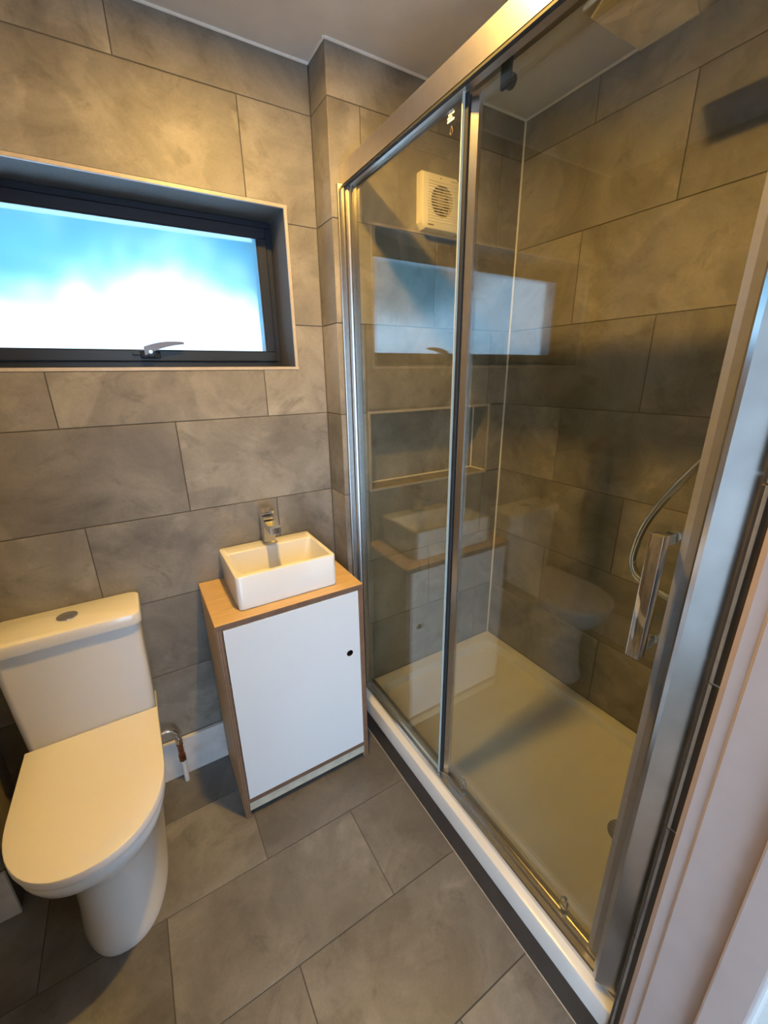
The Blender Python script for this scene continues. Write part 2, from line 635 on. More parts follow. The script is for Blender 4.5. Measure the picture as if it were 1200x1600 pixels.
# niche lining tiles: back, floor, roof, two sides
lay_tiles(wall_end, (0, YN + ND, 0), (1, 0, 0), (0, 0, 1), (NX0, NX1), (NZ0, NZ1), [(NZ0, NZ1, NX0)])
lay_tiles(wall_end, (0, YN, NZ0), (1, 0, 0), (0, 1, 0), (NX0, NX1), (0, ND), [(0, ND, NX0)])
lay_tiles(wall_end, (0, YN + ND, NZ1), (1, 0, 0), (0, -1, 0), (NX0, NX1), (0, ND), [(0, ND, NX0)])
lay_tiles(wall_end, (NX0, YN + ND, 0), (0, -1, 0), (0, 0, 1), (0, ND), (NZ0, NZ1), [(NZ0, NZ1, 0)])
lay_tiles(wall_end, (NX1, YN, 0), (0, 1, 0), (0, 0, 1), (0, ND), (NZ0, NZ1), [(NZ0, NZ1, 0)])
mb = MB()
for a in ((NX0 - .009, NX1 + .009, NZ0 - .009, NZ0), (NX0 - .009, NX1 + .009, NZ1, NZ1 + .009),
          (NX0 - .009, NX0, NZ0, NZ1), (NX1, NX1 + .009, NZ0, NZ1)):
    mb.box(a[0], a[1], YN - .0015, YN + .004, a[2], a[3])
mb.build('edge_trim', M_TRIM, wall_end)
mb = MB()
mb.tube([(NX0 + .002, YN + ND - .002, NZ0 + .002), (NX1 - .002, YN + ND - .002, NZ0 + .002)], 0.004, 8)
mb.tube([(NX1 - .002, YN + ND - .002, NZ0 + .002), (NX1 - .002, YN + .002, NZ0 + .002)], 0.0035, 8)
mb.tube([(NX1 - .002, YN + ND - .002, NZ0 + .002), (NX1 - .002, YN + ND - .002, NZ1 - .002)], 0.003, 8)
mb.build('sealant_bead', M_CAULK, wall_end)

# long shower side wall
mb = MB().box(XR + GB, XR + .12, YD1, .26, 0, HC)
wall_right = struct(mb.build('wall_right', M_GROUT), 'long slate tiled wall at the back of the shower', 'wall')
rr = [(a, b, ph) for (a, b), ph in zip(ROWS, (-.42, -.12, -.42, -.12, -.42, -.12, -.42, -.12, -.42))]
# u runs towards the door: u = -y
lay_tiles(wall_right, (XR, 0, 0), (0, -1, 0), (0, 0, 1), (-YN, -YD0), (0.16, HC),
          [(a, b, -ph) for a, b, ph in rr])

# left wall, plus a low tiled boxing in the corner
mb = MB().box(XL - .1, XL - GB, YD1, .26, 0, HC)
wall_left = struct(mb.build('wall_left', M_GROUT), 'slate tiled wall on the toilet side', 'wall')
lay_tiles(wall_left, (XL, 0, 0), (0, 1, 0), (0, 0, 1), (YD0, 0), (0.172, HC), rows(-.3, 0.0))
BX, BY, BZ = -0.537, -0.237, 1.071
mb = MB().box(XL, BX - GB, BY + GB, -.0005, 0, BZ - GB)
boxing = struct(mb.build('wall_boxing', M_GROUT), 'low tiled pipe boxing in the corner beside the toilet', 'wall')
lay_tiles(boxing, (0, BY, 0), (1, 0, 0), (0, 0, 1), (XL, BX), (0.172, BZ), rows(-.78, -.78))
lay_tiles(boxing, (BX, BY, 0), (0, 1, 0), (0, 0, 1), (0, -BY), (0.172, BZ), rows(0, 0))
lay_tiles(boxing, (0, BY, BZ), (1, 0, 0), (0, 1, 0), (XL, BX), (0, -BY), [(0, .3, -.78)])

# doorway wall
DX0, DX1, DZ = -0.165, 0.655, 2.06
mb = MB()
mb.box(XL - .1, DX0, YD1, YD0 - GB, 0, HC)
mb.box(DX1 + .004, XR, YD1, YD0 - GB, 0, HC)
mb.box(DX0, DX1 + .004, YD1, YD0 - GB, DZ, HC)
wall_front = struct(mb.build('wall_front', M_PLASTER), 'doorway wall with slate tiles on its room side', 'wall')
lay_tiles(wall_front, (0, YD0, 0), (-1, 0, 0), (0, 0, 1), (-XR, -XL), (0.0, HC), rows(-.42, -.12),
          holes=[(-DX1, -DX0, -.1, DZ)])
# narrow tile return on the wall end, dark colour standing for the lining's shade
lay_tiles(wall_front, (DX1 + .002, 0, 0), (0, -1, 0), (0, 0, 1), (-YD0 - .006, -YD0 + .014), (0.0, DZ), rows(-3, -3), step=9, mat=M_RISER_SHADE)

# floor
mb = MB().box(XL - .1, XR + .1, YD1, .26, -.08, -GB)
floor = struct(mb.build('floor', M_GROUT), 'bathroom floor of large grey slate tiles', 'floor')
FR = [(-.493 - .3 * k, -.193 - .3 * k) for k in range(-1, 4)]
lay_tiles(floor, (0, 0, 0), (1, 0, 0), (0, 1, 0), (XL, 0.668), (YD0 - .1, 0.0),
          [(a, b, (-.167, .131)[i % 2]) for i, (a, b) in enumerate(FR)], mat=M_FTILE)
# unseen hall, walls and ceiling added to limit daylight through the bathroom door
HX0, HX1, HY = -.85, .95, -2.9
mb = MB().box(HX0, HX1, HY, YD1, -.08, -.002)
struct(mb.build('floor_hall', M_HALL), 'brown boarded floor outside the bathroom door', 'floor')
mb = MB().box(HX0 - .1, HX0, HY, YD1, -.08, HC)
struct(mb.build('wall_added_hall_left', M_PLASTER), 'added unseen hall wall holding back sky light on the toilet side', 'wall')
mb = MB().box(HX1, HX1 + .1, HY, YD1, -.08, HC)
struct(mb.build('wall_added_hall_right', M_PLASTER), 'added unseen hall wall holding back sky light on the shower side', 'wall')
mb = MB().box(HX0 - .1, HX1 + .1, HY, YD1, HC, HC + .1)
struct(mb.build('ceiling_added_hall', M_CEIL), 'added unseen hall ceiling holding back sky light from the doorway', 'ceiling')
mb = MB().box(HX0 - .1, HX1 + .1, HY - .1, HY, 2.08, HC + .1)
mb.box(.25, HX1 + .1, HY - .1, HY, 0, 2.08)
struct(mb.build('wall_added_hall_end', M_PLASTER), 'added unseen hall end wall, its opening placed to shape the daylight', 'wall')

# ceiling
mb = MB().box(XL - .1, XR + .12, YD1, .26, HC, HC + .1)
ceiling = struct(mb.build('ceiling', M_CEIL), 'white painted ceiling', 'ceiling')

# sealant beads along ceiling and in the shower corner
def bead(n, pts, r, label):
    return struct(MB().tube(pts, r, 8).build('trim_%d' % n, M_CAULK), label, 'sealant')


e_ = .002
bead(1, [(XL, -e_, HC - e_), (XN - e_, -e_, HC - e_), (XN - e_, YN - e_, HC - e_)], .0045, 'white sealant bead between ceiling and window wall')
bead(2, [(XN - e_, YN - e_, HC - e_), (XR - e_, YN - e_, HC - e_)], .0045, 'white sealant bead between ceiling and shower end wall')
bead(3, [(XR - e_, YN - e_, HC - e_), (XR - e_, YD0, HC - e_)], .0045, 'white sealant bead between ceiling and long shower wall')
bead(4, [(XR - e_, YN - e_, HC - e_), (XR - e_, YN - e_, .17)], .004, 'white sealant bead down the shower corner')

# skirting boards
mb = MB().box(BX, XN - .001, -.016, -.0005, 0, .172, .0015)
struct(mb.build('baseboard_back', M_BOARD), 'pale board skirting under the window wall', 'skirting board')
mb = MB().box(XL, BX + .001, BY - .012, BY - .0005, 0, .172, .0015)
mb.box(XL + .0005, XL + .014, YD0 + .001, BY - .0125, 0, .172, .0015)
struct(mb.build('baseboard_left', M_BOARD), 'pale board skirting along the toilet side wall and corner boxing', 'skirting board')

# ------------------------------------------------------------------ window
win = empty('window_1', ((WX0 + WX1) / 2, WY, WZ0), 'dark framed frosted top-hung window set deep in the tiled wall', 'window', None, 'structure')
# reveal tiles
lay_tiles(win, (0, WY, WZ1), (1, 0, 0), (0, -1, 0), (WX0, WX1), (0, WY - .001), [(0, WY, .115)])
lay_tiles(win, (WX1, 0, 0), (0, -1, 0), (0, 0, 1), (-WY, -.001), (WZ0, WZ1), rows(-.5, -.5))
lay_tiles(win, (WX0, 0, 0), (0, 1, 0), (0, 0, 1), (.001, WY), (WZ0, WZ1), rows(-.5, -.5))
lay_tiles(win, (0, 0, WZ0), (1, 0, 0), (0, 1, 0), (WX0, WX1), (0.001, WY), [(0, WY, .115)])
mb = MB()
for a in ((WX0 - T_W, WX1 + T_W, WZ0 - T_W + .001, WZ0), (WX0 - T_W, WX1 + T_W, WZ1, WZ1 + T_W - .001),
          (WX0 - T_W, WX0, WZ0, WZ1), (WX1, WX1 + T_W - .001, WZ0, WZ1)):
    mb.box(a[0], a[1], -.0018, .006, a[2], a[3], .0006, 1)
mb.build('edge_trim', M_TRIM, win)


def frame_ring(x0, x1, z0, z1, w, y0, y1, bev=.002):
    m = MB()
    m.box(x0, x1, y0, y1, z0, z0 + w, bev, 1)
    m.box(x0, x1, y0, y1, z1 - w, z1, bev, 1)
    m.box(x0, x0 + w, y0, y1, z0 + w, z1 - w, bev, 1)
    m.box(x1 - w, x1, y0, y1, z0 + w, z1 - w, bev, 1)
    return m


frame = frame_ring(WX0 + .001, WX1 - .001, WZ0 + .001, WZ1 - .001, .020, WY, WY + .07).build('frame', M_ANTH, win)
sash = frame_ring(WX0 + .022, WX1 - .022, WZ0 + .022, WZ1 - .022, .033, WY - .008, WY + .055).build('sash', M_ANTH, win)
frame_ring(WX0 + .0545, WX1 - .0545, WZ0 + .0545, WZ1 - .0545, .003, WY - .007, WY - .0032, 0).build('gasket', M_REBATE, sash)
mb = MB().box(WX0 + .052, WX1 - .052, WY - .003, WY + .002, WZ0 + .052, WZ1 - .052)
mb.build('pane', M_FROST, sash)
# handle: rose, curved lever, lock
hx, hz = 0.094, WZ0 + .047
hy = WY - .008
mb = MB()
mb.box(hx - .03, hx + .028, hy - .010, hy, hz - .017, hz + .008, .004, 2)
mb.cyl((hx, hy - .010, hz), (hx, hy - .024, hz), .0145, n=24, bevel=.002)
mb.box(hx - .052, hx - .028, hy - .008, hy, hz - .007, hz + .002, .002, 1)
handle = mb.build('handle', M_ANTH, win, smooth=True)
prof = []
N_ = 14
for k in range(N_ + 1):
    t = k / N_
    x = hx - .018 + t * .12
    zc = hz + .004 + .026 * (1 - (1 - t) ** 2.2)
    prof.append((x, zc, .010 * (1 - t) + .0035))
poly = [(x, z + w) for x, z, w in prof] + [(x, z - w) for x, z, w in prof[::-1]]
mb = MB().prism(poly, 'y', hy - .030, hy - .019)
mb.build('lever', M_GREYMETAL, handle)
mb = MB().cyl((hx, hy - .030, hz + .002), (hx, hy - .033, hz + .002), .0055, n=20)
mb.build('lock', M_CHROME, handle)

# ------------------------------------------------------------------ outdoors behind the window
mb = MB().box(-30, 30, .5, 60, -.3, -.1)  # unseen ground serving as a reflector for the window reveal
struct(mb.build('ground', M_BOUNCE_GROUND), 'pale blue-grey ground outside the window, coloured to bounce light onto the reveal', 'ground')


def tree(x, y, z0, rx, rz, h, label, nleaf, ls=.13):
    t = empty('tree', (x, y, -.1), label, 'tree', 'trees outside the window')
    MB().tube([(x, y, -.1), (x + .1, y, h * .4), (x, y + .1, h)], [.22, .17, .08], 10).build('trunk', M_BARK, t)
    vs_, fs_ = [], []
    for i in range(nleaf):
        while True:
            p = Vector((random.uniform(-1, 1), random.uniform(-1, 1), random.uniform(-1, 1)))
            if p.length < 1:
                break
        p = p * (0.75 + .25 * random.random())
        c = Vector((x + p.x * rx, y + p.y * rx * .4, z0 + p.z * rz))
        a = Vector((random.gauss(0, 1), random.gauss(0, 1), random.gauss(0, 1))).normalized()
        b = a.orthogonal().normalized()
        s = ls
        j = len(vs_)
        vs_ += [c - a * s, c + b * s * .6, c + a * s, c - b * s * .6]
        fs_.append((j, j + 1, j + 2, j + 3))
    me = bpy.data.meshes.new('foliage')
    me.from_pydata(vs_, [], fs_)
    o = link('foliage', me, M_LEAF)
    o.parent = t
    o.matrix_parent_inverse = Matrix.Translation(t.location).inverted()
    o['kind'] = 'stuff'
    return t


tree(-2.5, 7.0, 4.55, 4.9, 2.2, 4.2, 'leafy tree on the toilet side, blurred behind the frosted window', 11000)
tree(8.4, 16.0, 7.8, 9.4, 4.6, 7.0, 'leafy tree on the shower side, blurred behind the frosted window', 11000, .26)

# ------------------------------------------------------------------ door frame
dframe = empty('door_1', (DX1, (YD0 + YD1) / 2, 0), 'white painted door lining beside the shower', 'door frame', None, 'structure')
# stepped lining on the shower side of the opening, profile in plan
poly = [(DX1 + .003, YD0 - .016), (DX1 - .010, YD0 - .016), (DX1 - .016, YD0 - .024), (DX1 - .016, YD0 - .040), (DX1 - .020, YD0 - .044),
        (DX1 - .020, YD0 - .086), (DX1 - .020, YD0 - .112), (DX1 + .003, YD0 - .112)]
MB().prism(poly, 'z', 0, DZ - .002).build('jamb', M_GLOSSWOOD, dframe)
mb = MB().box(DX1 - .034, DX1 + .003, YD0 - .160, YD0 - .1125, 0, DZ - .002, .003, 2)
mb.build('door_stop', M_GLOSSWOOD, dframe)
mb = MB().box(DX0 - .003, DX0 + .02, YD0 - .160, YD0 - .004, 0, DZ - .002, .003, 2)
mb.build('jamb', M_GLOSSWOOD, dframe)
mb = MB().box(DX0 + .021, DX1 - .021, YD0 - .160, YD0 - .016, DZ - .03, DZ - .002, .003, 2)
mb.build('head_jamb', M_GLOSSWOOD, dframe)

# ------------------------------------------------------------------ ceiling downlight
dl = empty('downlight', (LAMP_POS[0], LAMP_POS[1], HC), 'round recessed ceiling downlight', 'light')
ringpts = [[(LAMP_POS[0] + r * math.cos(2 * PI * k / 32), LAMP_POS[1] + r * math.sin(2 * PI * k / 32), z) for k in range(32)]
           for r, z in ((.045, HC - .0005), (.043, HC - .006), (.038, HC - .006), (.036, HC - .002))]
MB().loft(ringpts, False, False).build('bezel', M_SATIN, dl, True)
MB().cyl((LAMP_POS[0], LAMP_POS[1], HC - .0035), (LAMP_POS[0], LAMP_POS[1], HC - .0005), .036, n=32).build('lens', M_LENS, dl)
ld = bpy.data.lights.new('downlight_lamp', 'AREA')
ld.shape = 'DISK'
ld.size = .07
ld.energy = LAMP_POWER
ld.color = LAMP_COLOR
lo = bpy.data.objects.new('downlight_lamp', ld)
COL.objects.link(lo)
lo.location = LAMP_POS
lo.parent = dl
lo.matrix_parent_inverse = Matrix.Translation(dl.location).inverted()

# ------------------------------------------------------------------ toilet
TX = -0.266
toilet = empty('toilet', (TX, -.3, 0), 'white close-coupled toilet with closed lid and curved pedestal', 'toilet')


def dshape(hw, yb, ys, yf, z, p=2.15, nb=4, ns=6, nf=28, taper=1.0, rb=.02):
    """D outline: straight back at yb, sides to ys, rounded front reaching yf"""
    pts = []
    hb = hw * taper
    for k in range(ns + 1):
        t = k / ns
        pts.append((TX - (hb + (hw - hb) * t), yb + (ys - yb) * t, z))
    for k in range(1, nf):
        a = PI * k / nf
        cx, sy = math.cos(a), math.sin(a)
        x = -hw * math.copysign(abs(cx) ** (2 / p), cx)
        y = ys + (yf - ys) * abs(sy) ** (2 / p)
        pts.append((TX + x, y, z))
    for k in range(ns + 1):
        t = 1 - k / ns
        pts.append((TX + (hb + (hw - hb) * t), yb + (ys - yb) * t, z))
    for k in range(1, nb):
        t = k / nb
        pts.append((TX + hb - 2 * hb * t, yb, z))
    return pts


secs = [(0.0, .118, -.27, -.515), (.012, .120, -.27, -.517), (.03, .118, -.27, -.512), (.10, .113, -.27, -.497), (.18, .112, -.27, -.488),
        (.24, .116, -.27, -.492), (.285, .125, -.28, -.508), (.32, .138, -.30, -.532), (.345, .150, -.32, -.556), (.365, .159, -.34, -.576),
        (.385, .166, -.355, -.590), (.405, .170, -.365, -.597), (.422, .171, -.37, -.599), (.428, .168, -.37, -.596)]
rings = [dshape(hw, -.012, ys, yf, z, 2.3) for z, hw, ys, yf in secs]
MB().loft(rings).build('pan', M_CERAMIC, toilet, True)
rings = [dshape(hw, -.155, -.385, yf, z, 2.15, taper=.985) for z, hw, yf in
         ((.4285, .171, -.601), (.431, .174, -.604), (.441, .175, -.606), (.444, .173, -.604))]
MB().loft(rings).build('seat', M_SEAT, toilet, True)
rings = [dshape(hw, -.152 - (0.176 - hw) * .6, -.385, yf, z, 2.15, taper=.985) for z, hw, yf in
         ((.4455, .172, -.606), (.448, .176, -.611), (.463, .176, -.611), (.4665, .1748, -.6095), (.468, .172, -.606), (.4685, .10, -.53))]
MB().loft(rings).build('lid', M_SEAT, toilet, True)
rings = [rrect(TX - hw, TX + hw, yf, -.004, .022, z) for z, hw, yf in
         ((.4285, .166, -.146), (.45, .169, -.149), (.60, .174, -.152), (.789, .178, -.155))]
tank = MB().loft(rings).build('cistern', M_CERAMIC, toilet, True)
rings = [rrect(TX - hw, TX + hw, yf, -.002 - ins, .024, z) for z, hw, yf, ins in
         ((.7895, .181, -.160, .002), (.793, .1855, -.1665, 0), (.820, .187, -.170, 0), (.828, .185, -.167, .002), (.832, .179, -.160, .008))]
cl = MB().loft(rings).build('cistern_lid', M_CERAMIC, toilet, True)
mb = MB()
mb.cyl((TX, -.082, .8322), (TX, -.082, .8365), .027, n=36, bevel=.0015)
btn = mb.build('flush_button', M_CHROME, cl, True)
mb = MB().box(TX - .0008, TX + .0008, -.107, -.057, .8365, .8369)
mb.build('button_split', M_BLACK, btn) if False else mb.bm.free()

# ------------------------------------------------------------------ water supply pipe
px, py = -.058, -.046
sup = empty('supply_pipe', (px, py, 0), 'short toilet supply pipe with tarnished copper valve by the skirting', 'pipe')
MB().tube([(px, py, 0), (px, py, .06), (px, py, .112)], .0085, 16).build('riser_pipe', M_PIPEWHITE, sup, True)
mb = MB()
mb.cyl((px, py, .104), (px, py, .130), .0135, n=6, bevel=.001)
mb.cyl((px, py, .130), (px, py, .188), .0095, n=18)
mb.cyl((px, py, .150), (px, py - .014, .150), .006, n=14)
mb.cyl((px, py, .178), (px, py, .192), .0115, n=18, bevel=.001)
MB.build(mb, 'isolating_valve', M_COPPER, sup, True)
MB().cyl((px, py, .190), (px, py, .213), .0135, n=6, bevel=.001).build('nut', M_CHROME, sup)
pts = [(px, py, .21)]
for k in range(9):
    a = PI / 2 * k / 8
    pts.append((px - .035 * (1 - math.cos(a)), py, .225 + .035 * math.sin(a)))
pts += [(px - .05, py - .004, .261), (px - .068, py - .010, .262)]
MB().tube(pts, .007, 14).build('elbow', M_CHROME, sup, True)

# ------------------------------------------------------------------ vanity cabinet
CX0, CX1, CYF, CZ = .104, .604, -.325, .80
cab = empty('vanity_cabinet', ((CX0 + CX1) / 2, CYF / 2, 0), 'plywood vanity cabinet with white door standing under the basin', 'cabinet')
PT = .018
EY = .0012      # thin layer that shows the ply edge
YB = -.018


def ply_panel(name, x0, x1, y0, y1, z0, z1):
    """ply board: pale faces, edges show the layers as two darker bands"""
    return MB().box(x0, x1, y0, y1, z0, z1, .0008, 1).build(name, M_PLY, cab)


def edge_strip(parent, x0, x1, z0, z1, horizontal):
    m = MB()
    if horizontal:
        h = (z1 - z0) / 5
        for k in range(5):
            m.box(x0, x1, CYF - (.0004 if k % 2 else .0008), CYF + .001, z0 + k * h, z0 + (k + 1) * h - .0003, mat=k % 2)
    else:
        h = (x1 - x0) / 5
        for k in range(5):
            m.box(x0 + k * h, x0 + (k + 1) * h - .0003, CYF - (.0004 if k % 2 else .0008), CYF + .001, z0, z1, mat=k % 2)
    m.build('ply_edge', [M_PLYEDGE, M_PLYE2], parent)


M_PLYE2 = ply('birch_ply_edge_light', (0.27, 0.16, 0.10), edge=True)
top = ply_panel('worktop', CX0, CX1, CYF, YB + .014, CZ - PT, CZ)
edge_strip(top, CX0 + .0005, CX1 - .0005, CZ - PT + .0005, CZ - .0012, True)
for x0 in (CX0, CX1 - PT):
    s = ply_panel('side_panel', x0, x0 + PT, CYF, YB, 0, CZ - PT - .0003)
    edge_strip(s, x0 + .0005, x0 + PT - .0005, .001, CZ - PT - .001, False)
sh = ply_panel('bottom_shelf', CX0 + PT + .0003, CX1 - PT - .0003, CYF + .001, YB, .063, .080)
edge_strip(sh, CX0 + PT + .001, CX1 - PT - .001, .0635, .0795, True)
MB().box(CX0 + PT + .0003, CX1 - PT - .0003, YB - .006, YB, .080, CZ - PT).build('back_panel', M_PLY, cab)
MB().box(CX0 + PT + .0005, CX1 - PT - .0005, CYF + .004, CYF + .020, .022, .0625, .0008, 1).build('plinth', M_PLYPALE, cab)
# door with a real finger hole
dx0, dx1, dz0, dz1 = CX0 + PT + .003, CX1 - PT - .003, .083, CZ - PT - .003
hcx, hcz, hr = .541, .531, .0128
yf, yb = CYF - .001, CYF + .017
bm = bmesh.new()
nh = 32
front_c, back_c, front_o, back_o = [], [], [], []
for k in range(nh):
    a = 2 * PI * (k + .5) / nh
    c, s = math.cos(a), math.sin(a)
    front_c.append(bm.verts.new((hcx + hr * c, yf, hcz + hr * s)))
    back_c.append(bm.verts.new((hcx + hr * c, yb, hcz + hr * s)))
    tx = (dx1 - hcx) / c if c > 0 else (dx0 - hcx) / c
    tz = (dz1 - hcz) / s if s > 0 else (dz0 - hcz) / s
    t = min(tx, tz)
    front_o.append((hcx + t * c, hcz + t * s))
corners = [(dx1, dz1), (dx0, dz1), (dx0, dz0), (dx1, dz0)]
fo = [bm.verts.new((p[0], yf, p[1])) for p in front_o]
bo = [bm.verts.new((p[0], yb, p[1])) for p in front_o]


def side_of(p):
    if abs(p[0] - dx1) < 1e-6: return 0
    if abs(p[1] - dz1) < 1e-6: return 1
    if abs(p[0] - dx0) < 1e-6: return 2
    return 3


for k in range(nh):
    j = (k + 1) % nh
    sa, sb = side_of(front_o[k]), side_of(front_o[j])
    bm.faces.new((front_c[k], front_c[j], back_c[j], back_c[k]))
    if sa == sb:
        bm.faces.new((front_c[k], fo[k], fo[j], front_c[j]))
        bm.faces.new((back_c[k], bo[k], bo[j], back_c[j]))
        bm.faces.new((fo[k], bo[k], bo[j], fo[j]))
    else:
        cs = []
        s_ = sa
        while s_ != sb:
            cs.append(corners[s_])
            s_ = (s_ + 1) % 4
        cf = [bm.verts.new((c[0], yf, c[1])) for c in cs]
        cb = [bm.verts.new((c[0], yb, c[1])) for c in cs]
        bm.faces.new([front_c[k], fo[k]] + cf + [fo[j], front_c[j]])
        bm.faces.new([back_c[k], bo[k]] + cb + [bo[j], back_c[j]])
        ch_f, ch_b = [fo[k]] + cf + [fo[j]], [bo[k]] + cb + [bo[j]]
        for q in range(len(ch_f) - 1):
            bm.faces.new((ch_f[q], ch_b[q], ch_b[q + 1], ch_f[q + 1]))
m = MB()
m.bm.free()
m.bm = bm
door = m.build('door', M_DOORWHITE, cab)
# shade inside the finger hole, put in as a black ring
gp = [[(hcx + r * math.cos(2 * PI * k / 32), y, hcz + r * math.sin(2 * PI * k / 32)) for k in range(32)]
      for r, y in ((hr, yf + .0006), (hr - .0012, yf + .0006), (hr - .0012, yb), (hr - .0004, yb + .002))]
MB().loft(gp, False, False).build('finger_hole_shade', M_BLACK, door, True)

# ------------------------------------------------------------------ basin
SX0, SX1, SYF, SYB, SZ0, SZ1 = .188, .526, -.281, -.006, CZ + .0003, .917
rings = [rrect(SX0 + .003, SX1 - .003, SYF + .003, SYB - .001, .012, SZ0),
         rrect(SX0, SX1, SYF, SYB, .014, SZ0 + .004),
         rrect(SX0, SX1, SYF, SYB, .014, SZ1 - .005),
         rrect(SX0 + .0015, SX1 - .0015, SYF + .0015, SYB - .0015, .013, SZ1 - .0015),
         rrect(SX0 + .005, SX1 - .005, SYF + .005, SYB - .005, .011, SZ1),
         rrect(SX0 + .011, SX1 - .011, SYF + .011, SYB - .068, .012, SZ1),
         rrect(SX0 + .014, SX1 - .014, SYF + .014, SYB - .071, .014, SZ1 - .003),
         rrect(SX0 + .024, SX1 - .024, SYF + .024, SYB - .078, .024, SZ1 - .06),
         rrect(SX0 + .034, SX1 - .034, SYF + .034, SYB - .086, .03, SZ1 - .082),
         rrect(SX0 + .065, SX1 - .065, SYF + .06, SYB - .11, .03, SZ1 - .090)]
basin = MB().loft(rings).build('basin', M_CERAMIC, None, True, origin=((SX0 + SX1) / 2, (SYF + SYB) / 2, SZ0))
tag(basin, 'small white rectangular countertop basin on the plywood cabinet', 'basin')
MB().cyl((.357, -.165, SZ1 - .0899), (.357, -.165, SZ1 - .087), .022, n=28, bevel=.001).build('waste', M_CHROME, basin, True)

# ------------------------------------------------------------------ tap
tx_, ty_ = .363, -.044
tap = empty('basin_tap', (tx_, ty_, SZ1), 'square chrome mixer tap on the white basin', 'tap')
MB().box(tx_ - .025, tx_ + .025, ty_ - .025, ty_ + .025, SZ1 + 0.0003, SZ1 + 0.0070, .002, 2).build('base', M_CHROME, tap)
MB().box(tx_ - .020, tx_ + .020, ty_ - .020, ty_ + .020, SZ1 + 0.0070, SZ1 + 0.1078, .0025, 2).build('body', M_CHROME, tap)
m = MB()
m.prism([(ty_ - .012, SZ1 + 0.1012), (ty_ - .105, SZ1 + 0.0880), (ty_ - .107, SZ1 + 0.0682), (ty_ - .012, SZ1 + 0.0726)], 'x', tx_ - .0195, tx_ + .0195)
sp = m.build('spout', M_CHROME, tap)
MB().cyl((tx_, ty_ - .093, SZ1 + 0.0704), (tx_, ty_ - .093, SZ1 + 0.0616), .010, n=20).build('aerator', M_CHROME, sp, True)
MB().box(tx_ - .015, tx_ + .015, ty_ - .015, ty_ + .015, SZ1 + 0.1078, SZ1 + 0.1144, .001, 1).build('lever_neck', M_STEELDK, tap)
m = MB()
m.prism([(ty_ + .021, SZ1 + 0.1144), (ty_ + .021, SZ1 + 0.1331), (ty_ - .030, SZ1 + 0.1397), (ty_ - .034, SZ1 + 0.1287), (ty_ - .020, SZ1 + 0.1144)], 'x', tx_ - .021, tx_ + .021)
m.build('lever', M_CHROME, tap)

# ------------------------------------------------------------------ shower tray and riser
RX, TZ, TZB = .664, .175, .128
FX = .136
tray = empty('shower_tray', (1.06, -.72, TZB), 'low white rectangular shower tray on a dark riser', 'shower tray')
x0, x1, y0, y1 = RX, XR - .003, YD0 + .003, YN - .003
rings = [rrect(x0 + .004, x1, y0, y1, .01, TZ - .072),
         rrect(x0, x1, y0, y1, .01, TZ - .068),
         rrect(x0, x1, y0, y1, .01, TZ - .007),
         rrect(x0 + .002, x1 - .002, y0 + .002, y1 - .002, .01, TZ - .002),
         rrect(x0 + .006, x1 - .004, y0 + .004, y1 - .004, .01, TZ),
         rrect(x0 + .085, x1 - .045, y0 + .05, y1 - .05, .05, TZ),
         rrect(x0 + .092, x1 - .050, y0 + .056, y1 - .056, .05, TZ - .003),
         rrect(x0 + .100, x1 - .060, y0 + .066, y1 - .066, .06, TZ - .030),
         rrect(x0 + .115, x1 - .075, y0 + .08, y1 - .08, .06, TZ - .036)]
MB().loft(rings).build('tray_body', M_ACRYL, tray, True)
m = MB()
m.cyl((1.08, -1.10, TZ - .0358), (1.08, -1.10, TZ - .030), .045, n=32, bevel=.002)
m.build('drain_cover', M_CHROME, tray, True)
MB().box(RX + .004, RX + .020, YD0 + .003, YN - .003, 0, TZ - .0725, .001, 1).build('riser', M_RISER_SHADE, tray)
MB().tube([(RX + .004, YD0 + .004, .001), (RX + .004, YN - .004, .001)], .0022, 8).build('sealant_bead', M_TRIM, tray)

# ------------------------------------------------------------------ shower enclosure
enc = empty('shower_enclosure', (.71, -.72, TZ), 'chrome framed sliding shower door and fixed glass panel', 'shower screen')
RT, RB = 2.112, 2.056
Y0, Y1 = YD0 + .002, YN - .002
GX, SXG = .700, .7245
# header rail: rounded front face, lip below
poly = [(.678, RB), (.678, RT - .004), (.682, RT), (.742, RT), (.744, RT - .004), (.744, RB + .012), (.738, RB + .008), (.736, RB + .024), (.712, RB + .024), (.710, RB - .004), (.690, RB - .004), (.688, RB)]
MB().prism(poly, 'y', Y0, Y1).build('header_rail', M_BRUSHED, enc)
MB().box(.6785, .689, Y0, Y1, RB - .0075, RB - .001, .001, 1).build('header_gasket', M_REBATE, enc)
# bottom rail
poly = [(.705, TZ + .0003), (.705, TZ + .018), (.709, TZ + .024), (.716, TZ + .024), (.718, TZ + .010), (.732, TZ + .010), (.734, TZ + .018), (.740, TZ + .018), (.742, TZ + .0003)]
poly = [(.689, TZ + .0003), (.689, TZ + .014), (.692, TZ + .018)] + poly[1:]
MB().prism(poly, 'y', Y0, Y1).build('bottom_rail', M_SATIN, enc)
